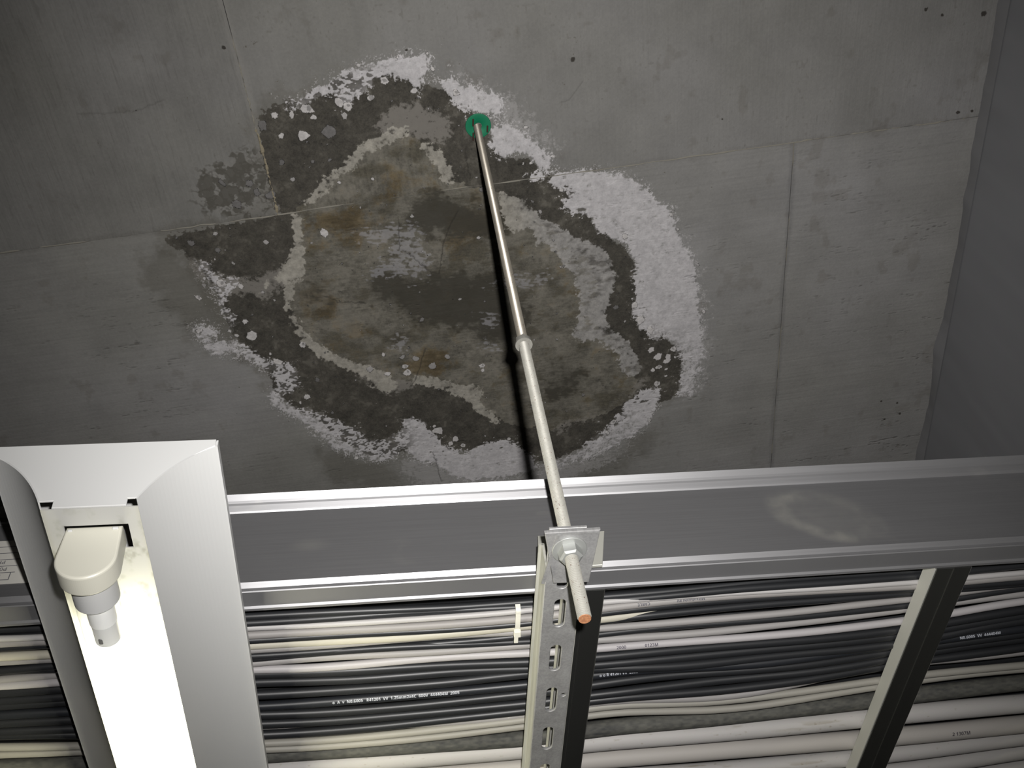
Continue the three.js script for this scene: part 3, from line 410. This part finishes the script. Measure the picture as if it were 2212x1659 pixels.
{
  const seat = thing('seat_plate', 'tapered galvanised seat plate under the front end of the strut', 'plate', [0, 0.5462, 0]);
  const s = new THREE.Shape(); [[0.1068, 0.5385], [0.1475, 0.5380], [0.1432, 0.5925], [0.1165, 0.5915]].forEach(([x, z], i) => (i ? s.lineTo(x, z) : s.moveTo(x, z)));
  const hole = new THREE.Path(); hole.absarc(RODX, 0.5557, 0.0056, 0, 6.2832, true); s.holes.push(hole);
  part('plate', planar(new THREE.ExtrudeGeometry(s, { depth: 0.0022, bevelEnabled: true, bevelSize: 0.0006, bevelThickness: 0.0006, bevelSegments: 2 }).rotateX(-Math.PI / 2), (x) => x + 0.3, (x, y, z) => z, 8), zinc, seat);
  part('left_lip', planar(box(0.0026, 0.0014, 0.052, 0, -0.0010, 0).rotateY(0.18).translate(0.1122, 0, -0.565), (x) => x, (x, y, z) => z, 8), zinc, seat);
  part('front_lip', planar(box(0.040, 0.0012, 0.0018, 0.1272, -0.0008, -0.5392), (x) => x, (x, y, z) => z, 8), zinc, seat);
  const nut = thing('hex_nut', 'hexagonal nut with a round washer locking the rod under the seat plate', 'nut', [RODX, 0.5462, RODZ]);
  const bright = std([0.36, 0.37, 0.36], 0.5, 0.5);
  part('washer', new THREE.LatheGeometry([[0.0052, -0.0026], [0.0128, -0.0026], [0.0133, -0.0020], [0.0133, -0.0006], [0.0128, 0], [0.0052, 0]].map(([r, y]) => new THREE.Vector2(r, y)), 48), bright, nut);
  part('nut', new THREE.LatheGeometry([[0.0049, -0.0110], [0.0072, -0.0110], [0.0092, -0.0098], [0.0092, -0.0026], [0.0049, -0.0026]].map(([r, y]) => new THREE.Vector2(r, y)), 6).toNonIndexed(), std([0.36, 0.37, 0.36], 0.5, 0.5, { flatShading: true }), nut).rotation.y = 0.35;
}
{
  const clip = thing('rail_clip', 'metal clip plate standing behind the strut end and gripping the ladder rail', 'clip', [0.1402, 0, -0.6105]);
  const cm = new THREE.MeshStandardMaterial({ map: texture(64, 128, (i, j) => { const v = 0.46 * (1 + 0.2 * noise(i / 3, j / 40)); return [v, v, v * 0.9]; }), roughness: 0.5, metalness: 0.35 });
  const s = new THREE.Shape(); [[-0.0258, 0.6150], [0.0302, 0.6165], [0.0215, 0.5785], [-0.0305, 0.5785]].forEach(([x, y], i) => (i ? s.lineTo(x, y) : s.moveTo(x, y)));
  part('plate', new THREE.ExtrudeGeometry(s, { depth: 0.0024, bevelEnabled: true, bevelSize: 0.0004, bevelThickness: 0.0004, bevelSegments: 1 }).translate(0, 0, -0.0012), cm, clip);
  part('hook', box(0.054, 0.0022, 0.0085, 0.0016, 0.6150, -0.0042, 0.0008), cm, clip);
  part('foot', box(0.026, 0.0030, 0.014, -0.013, 0.5778, 0.005, 0.0008), cm, clip);
}

// ---------------------------------------------------------------- cables lying on the rungs
const sheath = {
  black: std([0.017, 0.018, 0.020], 0.42), white: std([0.38, 0.37, 0.365], 0.5), grey: std([0.26, 0.25, 0.245], 0.55), cream: std([0.40, 0.38, 0.315], 0.55), ash: std([0.27, 0.26, 0.23], 0.55),
  dusty: new THREE.MeshStandardMaterial({ map: texture(1024, 64, (i, j) => { const n = fbm(i / 2.5, j / 2.5, 3), d = clamp(0.42 + 0.5 * n + 0.35 * fbm(i / 50, j / 12, 3)); return [mix(0.030, 0.120, d), mix(0.031, 0.119, d), mix(0.031, 0.102, d)]; }), roughness: 0.8 }),
  pipe: new THREE.MeshStandardMaterial({ map: texture(2048, 128, (i, j) => { const a = step(0.30, 0.55, fbm(i / 40 + 5, j / 18, 4)) * step(0.25, 0.5, noise(i / 180 + 3, j / 40) + 0.25), s = step(0.45, 0.7, fbm(i / 6, j / 6 + 40, 3)) * 0.5, v = 0.42 * (1 + 0.08 * fbm(i / 90, j / 30, 3)); return [mix(v, 0.20, clamp(a * 0.6 + s)), mix(v * 0.97, 0.17, clamp(a * 0.6 + s)), mix(v * 0.94, 0.105, clamp(a * 0.6 + s))]; }), roughness: 0.6 }),
};
// a round sheath swept along a path; v runs from the crown (1) over the side nearest the camera to the underside
function sweep(pts, r, seg, radial, uOf) {
  const c = new THREE.CatmullRomCurve3(pts, false, 'centripetal'), pos = [], nor = [], uv = [], idx = [];
  for (let i = 0; i <= seg; i++) {
    const p = c.getPoint(i / seg), t = c.getTangent(i / seg), side = new THREE.Vector3(0, 0, 1).addScaledVector(t, -t.z).normalize(), crown = new THREE.Vector3().crossVectors(side, t).normalize();
    if (crown.y < 0) crown.negate();
    for (let j = 0; j <= radial; j++) {
      const a = j / radial * 2 * Math.PI, n = crown.clone().multiplyScalar(Math.cos(a)).addScaledVector(side, Math.sin(a));
      pos.push(p.x + n.x * r, p.y + n.y * r, p.z + n.z * r); nor.push(n.x, n.y, n.z); uv.push(uOf(p.x), 1 - j / radial);
      if (i < seg && j < radial) { const k = i * (radial + 1) + j, l = k + radial + 1; idx.push(k, k + 1, l, l, k + 1, l + 1); }
    }
  }
  const g = new THREE.BufferGeometry(); g.setAttribute('position', new THREE.Float32BufferAttribute(pos, 3)); g.setAttribute('normal', new THREE.Float32BufferAttribute(nor, 3)); g.setAttribute('uv', new THREE.Float32BufferAttribute(uv, 2)); g.setIndex(idx);
  return g;
}
function cableShape(r, y, flat, wave, drift, uOf, lift = () => 0) {
  const p = []; for (let i = 0; i < flat.length; i += 2) p.push(new THREE.Vector3(flat[i] / 1000, 0, flat[i + 1] / 1000));
  const c = new THREE.CatmullRomCurve3(p, false, 'centripetal'), pts = [], k = y * 900 + r * 70 + flat[1] / 7;
  for (let i = 0; i <= 44; i++) { const q = c.getPointAt(i / 44); q.y = y + wave * noise(q.x * 9 + k, 3) + lift(q.x); q.z += drift * noise(q.x * 6 + k * 3, 11); pts.push(q); }
  return sweep(pts, r, 130, 18, uOf);
}
// print on a sheath: white or dark letters in a band of the texture that faces down and towards the camera
function printed(base, ink, words, x0, x1, r) {               // words: [x in metres, letter height in mm, text, upside down]
  const W = 2048, H = 128, kx = W / (x1 - x0), ky = H / (2 * Math.PI * r);
  const c = document.createElement('canvas'); c.width = W; c.height = H; const g = c.getContext('2d');
  g.fillStyle = base; g.fillRect(0, 0, W, H); g.fillStyle = ink; g.textBaseline = 'middle';
  for (const [x, mm, text, flip] of words) { g.save(); g.translate((x - x0) * kx, H * 0.40); g.scale(kx / ky, 1); if (flip) g.rotate(Math.PI); g.font = `bold ${Math.round(mm * ky / 700)}px sans-serif`; g.fillText(text, 0, 0); g.restore(); }
  const t = new THREE.CanvasTexture(c); t.colorSpace = THREE.SRGBColorSpace; t.wrapS = t.wrapT = THREE.ClampToEdgeWrapping;
  return { map: t, u: (x) => clamp((x - x0) / (x1 - x0), 0.002, 0.998) };
}
const LAB = [
  ['thin white cable tucked against the lower edge of the ladder rail', ''],
  ['thin black cable against the ladder rail, the one closest to the rail', 'thin black cables against the ladder rail'], ['thin black cable near the ladder rail, lying against the thin off-white cable', 'thin black cables against the ladder rail'],
  ['thin off-white cable, first pale one of the pair beside the rail, under the cable tie', ''], ['grey cable printed CABLE upside down, lying against the thin off-white cable', ''],
  ['thin black cable right below the grey cable printed CABLE', 'thin black cables between the pale ones'], ['cream-coloured cable, the yellowest one, running behind the lamp to the strut', ''],
  ['slim grey cable hidden partly behind the cream-coloured cable', ''], ['thin black cable right below the slim grey cable', 'thin black cables between the pale ones'], ['thin black cable bordering the plain grey cable of the printed pair', 'thin black cables between the pale ones'],
  ['plain grey cable lying directly against the pale cable printed 2000 0123M', ''], ['pale grey cable printed 2000 0123M bordering the wide black bundle', ''],
];
const BUNDLE = ['thick black cable right below the pale cable printed 2000 0123M', 'thick black cable, second below the pale cable printed 2000 0123M', 'thick black cable right above the black cable with white print', '', 'thick black cable right below the black cable with white print', 'thick black cable, second below the black cable with white print', 'thick black cable at the lower edge of the wide black bundle'];
for (let i = 0; i < 7; i++) LAB.push(i === 3 ? ['black cable with a line of white print, middle of the wide black bundle', ''] : [BUNDLE[i], 'thick black cables in the wide bundle']);
LAB.push(['dull grey cable slipping out from under the wide black bundle', ''], ['grey-cream cable bordering the black bundle, upper one of a close pair', ''], ['grey-cream cable bordering the dusty dark cable, lower one of a close pair', ''],
  ['dark thick cable coated with grey dust beside the pale conduits', ''], ['pale conduit pipe with brown stains, next to the dusty dark cable', ''], ['pale conduit pipe, second one from the dusty dark cable', ''], ['pale conduit pipe, third one from the dusty dark cable', ''], ['pale conduit pipe, fourth one from the dusty dark cable', ''], ['pale conduit pipe, fifth one from the dusty dark cable', '']);
const prints = {
  4: (r) => printed('#8b8886', '#44444c', [[0.213, 2.6, 'CABLE', true], [0.262, 2.6, 'Mitsuboshi PV', true]], 0.12, 0.52, r),
  11: (r) => printed('#a3a0a1', '#4a4650', [[0.188, 2.8, '2000'], [0.214, 2.8, '0123M']], 0.10, 0.40, r),
  15: (r) => printed('#222428', '#b9bcc4', [[-0.066, 2.6, 'o  A  v  N0.6005   R41201  VV  1.25mm2x4C  600V  444404M  2005'], [0.176, 2.6, 'o o R 41201 VV  2005'], [0.520, 2.6, 'N0.6005  VV  444404M']], -0.10, 0.70, r),
  24: (r) => printed('#aaa6a1', '#3e3b40', [[0.560, 3.4, '2 1307M']], 0.40, 0.76, r),
};
const black = [1, 2, 5, 8, 9, 12, 13, 14, 15, 16, 17, 18];
CABLES.forEach(([kind, r, y, ...flat], i) => {
  let mat = sheath[i === 20 || i === 21 ? 'ash' : kind], u = (x) => (x + 1) / 1.83;
  if (prints[i]) { const p = prints[i](r / 1000); mat = mat.clone(); mat.map = p.map; mat.color.set(0xffffff); u = p.u; }
  // the cream cable dives under its neighbours beyond the strut
  const lift = i === 6 ? (x) => 0.016 * step(0.17, 0.30, x) : i === 19 ? (x) => 0.004 * step(0.1, -0.1, x) : undefined;
  const m = shade(new THREE.Mesh(cableShape(r / 1000, y / 1000, flat, kind === 'pipe' ? 0 : 0.0016, kind === 'pipe' ? 0 : black.includes(i) ? 0.0034 : 0.0010, u, lift), mat));
  m.name = numbered(kind === 'pipe' ? 'conduit_pipe' : 'cable'); m.position.y = EYE; scene.add(m);
  tag(m, LAB[i][0], kind === 'pipe' ? 'conduit' : 'cable', LAB[i][1] || undefined);
});
{                                                              // an upper layer of black cables closes the ladder
  const first = shade(new THREE.Mesh(sweep([-1.1, -0.6, -0.1, 0.35, 0.79].map((x, i) => new THREE.Vector3(x, 0.003 * noise(i * 3.3, 2), 0.004 * noise(i, 8))), 0.0085, 60, 14, (x) => x), sheath.black));
  for (let i = 0; i < 27; i++) {
    const m = i ? first.clone() : first; m.name = numbered('cable'); m.position.set(0, EYE + 0.628 + 0.004 * (i % 2), -0.652 - i * 0.0178); scene.add(m);
    tag(m, 'black cable of the upper layer, mostly hidden behind the lower cables', 'cable', 'black cables of the upper layer');
  }
}
{
  const t = thing('cable_tie', 'white plastic cable tie strapped around the pale cables left of the strut', 'cable tie', [0.0972, 0, 0]);
  const nylon = std([0.66, 0.65, 0.58], 0.45);
  const strap = [[-0.6705, 0.5965], [-0.6725, 0.5918], [-0.6770, 0.5912], [-0.6860, 0.5902], [-0.6930, 0.5906], [-0.6985, 0.5930]].map(([z, y]) => new THREE.Vector3(0, y, z)), c = new THREE.CatmullRomCurve3(strap), gs = [];
  for (let i = 0; i < 24; i++) { const a = c.getPoint(i / 24), b = c.getPoint((i + 1) / 24), m = a.clone().add(b).multiplyScalar(0.5); const g = new THREE.BoxGeometry(0.0042, 0.0011, a.distanceTo(b) * 1.15); g.rotateX(Math.atan2(b.y - a.y, -(b.z - a.z))); g.translate(m.x, m.y, m.z); gs.push(g); }
  part('strap', gs, nylon, t);
  part('head', box(0.0062, 0.0042, 0.0075, 0, 0.5895, -0.6990, 0.0008), nylon, t);
  part('tail', box(0.0036, 0.0010, 0.0085, -0.0010, 0.5880, -0.7055, 0.0004), nylon, t);
}

// ---------------------------------------------------------------- batten lamp under the ladder
{
  const L = 0.56, lamp = thing('fluorescent_lamp', 'white fluorescent batten lamp with sloping reflector wings and a glowing tube', 'lamp', [-0.1955, 0.562, -0.454], 0.0122);
  const white = std([0.53, 0.535, 0.53], 0.45), dirty = new THREE.MeshStandardMaterial({ map: texture(128, 1024, (i, j) => { const d = step(0.1, 0.6, fbm(i / 14, j / 18, 4)) * step(0.16, 0.05, Math.abs(j / 1024 - 0.87)), e = step(0.06, 0.0, Math.min(i, 128 - i) / 128) * 0.3, v = 0.42; return [mix(v, 0.24, clamp(d * 0.7 + e * 0.3)), mix(v, 0.24, clamp(d * 0.7 + e * 0.35)), mix(v * 0.94, 0.20, clamp(d * 0.7 + e * 0.6))]; }), roughness: 0.55 });
  const cream = std([0.60, 0.59, 0.51], 0.4), dark = std([0.06, 0.06, 0.06], 0.8);
  const wing = (k) => {
    const c = new THREE.QuadraticBezierCurve(new THREE.Vector2(0.0300, -0.0500), new THREE.Vector2(0.0450, -0.0150), new THREE.Vector2(0.0733, 0)), low = c.getPoints(20), s = new THREE.Shape();
    s.moveTo(k * low[0].x, low[0].y); low.forEach((p) => s.lineTo(k * p.x, p.y)); s.lineTo(k * 0.0745, 0.0005); s.lineTo(k * 0.0745, 0.0068); s.lineTo(k * 0.0733, 0.0068); low.slice().reverse().forEach((p) => s.lineTo(k * (p.x - 0.0006), p.y + 0.0011));
    return new THREE.ExtrudeGeometry(s, { depth: L, bevelEnabled: false }).translate(0, 0, -L);
  };
  part('left_wing', wing(-1), white, lamp); part('right_wing', wing(1), white, lamp);
  const end = (z, tilt) => {
    const c = new THREE.QuadraticBezierCurve(new THREE.Vector2(0.0295, -0.0490), new THREE.Vector2(0.0445, -0.0145), new THREE.Vector2(0.0728, 0.0005)), q = c.getPoints(16), s = new THREE.Shape();
    s.moveTo(-0.0728, 0.0062); s.lineTo(0.0728, 0.0062); q.slice().reverse().slice(0, 15).forEach((p) => s.lineTo(p.x, p.y));
    s.lineTo(0.0318, -0.0440); s.lineTo(0.0225, -0.0440); s.lineTo(0.0225, -0.0500); s.lineTo(-0.0225, -0.0500); s.lineTo(-0.0225, -0.0440); s.lineTo(-0.0318, -0.0440);
    q.slice(2).forEach((p) => s.lineTo(-p.x, p.y));
    const g = new THREE.ExtrudeGeometry(s, { depth: 0.0010, bevelEnabled: true, bevelSize: 0.0003, bevelThickness: 0.0003, bevelSegments: 1 }); g.rotateX(tilt); g.translate(0, 0, z); return g;
  };
  part('end_cap', end(-0.0005, 0.10), white, lamp); part('end_cap', end(-L, -0.03), white, lamp);
  {
    const s = new THREE.Shape(); s.moveTo(-0.0300, 0.0060); s.lineTo(0.0300, 0.0060); s.lineTo(0.0300, L - 0.004); s.lineTo(-0.0300, L - 0.004); s.closePath();
    const h = new THREE.Path(); h.moveTo(-0.0185, 0.0205); h.lineTo(0.0215, 0.0205); h.lineTo(0.0215, 0.0420); h.lineTo(-0.0185, 0.0420); h.closePath(); s.holes.push(h);
    const g = new THREE.ExtrudeGeometry(s, { depth: 0.0010, bevelEnabled: false }).rotateX(-Math.PI / 2).translate(0, -0.0503, 0);
    part('base_plate', planar(g, (x) => (x + 0.03) / 0.06, (x, y, z) => 1 + z / L), dirty, lamp);
  }
  part('top_cover', box(0.1466, 0.0012, L - 0.004, 0, 0.0062, -L / 2), white, lamp);
  part('mounting_channel', box(0.036, 0.0095, 0.30, 0, 0.0112, -0.27, 0.001), dark, lamp);
  const holder = (z, dir) => {
    const s = new THREE.Shape(); s.moveTo(-0.0160, 0.0420); s.lineTo(0.0160, 0.0420); s.lineTo(0.0173, 0.0180); s.absarc(0, 0.0165, 0.0173, 0, -Math.PI, true); s.lineTo(-0.0173, 0.0180); s.closePath();
    const g = new THREE.ExtrudeGeometry(s, { depth: 0.0130, bevelEnabled: true, bevelSize: 0.0016, bevelThickness: 0.0018, bevelSegments: 3, curveSegments: 24 }).translate(0, -0.0925, -0.0074);
    const t = part('tube_holder', g, cream, lamp); t.position.z = z;
    return t;
  };
  const near = holder(-0.0300, 1); part('clip_tooth', box(0.0040, 0.0022, 0.0030, 0.0135, -0.0520, 0.0070, 0.0008), white, near); part('clip_tooth', box(0.0030, 0.0020, 0.0026, -0.0145, -0.0525, 0.0070, 0.0008), white, near);
  holder(-L + 0.030, -1);
  // the tube: clear outer glass, white collars, and the slim lamp inside it
  const ty = -0.0755, along = (g, z) => g.rotateX(Math.PI / 2).translate(0, ty, z);
  const glass = new THREE.MeshPhysicalMaterial({ color: 0xffffff, roughness: 0.03, transmission: 0.95, thickness: 0, ior: 1.5 });
  part('outer_glass', along(new THREE.CylinderGeometry(0.0142, 0.0142, L - 0.122, 40, 1, true), -L / 2), glass, lamp);
  for (const [z, e] of [[-0.0500, 1], [-L + 0.0500, -1]]) part('collar', along(cyl(0.0142, 0.0142, 0.0220), z), white, lamp);
  const tube = new THREE.Group(); tube.name = 'tube'; lamp.add(tube);
  const opal = std([0.78, 0.79, 0.80], 0.4), lampGlass = std([0.62, 0.63, 0.64], 0.25);
  for (const k of [0, 1]) {
    const z = (a) => (k ? -L - a : a);
    part('tube_cap', along(cyl(0.0088, 0.0088, 0.0200), z(-0.0720)), opal, tube);
    part('tube_end', along(cyl(0.0082, 0.0082, 0.0180), z(-0.0910)), lampGlass, tube);
  }
  part('electrode_mark', box(0.0030, 0.0040, 0.0050, -0.0022, ty - 0.0066, -0.0945, 0.001), dark, tube);
  const glow = part('glowing_tube', along(cyl(0.0083, 0.0083, L - 0.206, 32), -L / 2), std([0.9, 0.9, 0.88], 0.4, 0, { emissive: new THREE.Color().setRGB(1, 0.985, 0.92), emissiveIntensity: 3.2 }), tube);
  for (let i = 0; i < 9; i++) {
    const p = new THREE.PointLight(0xfffadc, 0.028, 0, 2); p.name = `tube_light_${i}`; p.position.set(0, ty, -0.140 - i * (L - 0.28) / 8); p.castShadow = true; p.shadow.radius = 0.38; lamp.add(p);
  }
}

scene.traverse((o) => { if (o.isMesh) o.castShadow = o.receiveShadow = true; });
renderer.render(scene, camera);
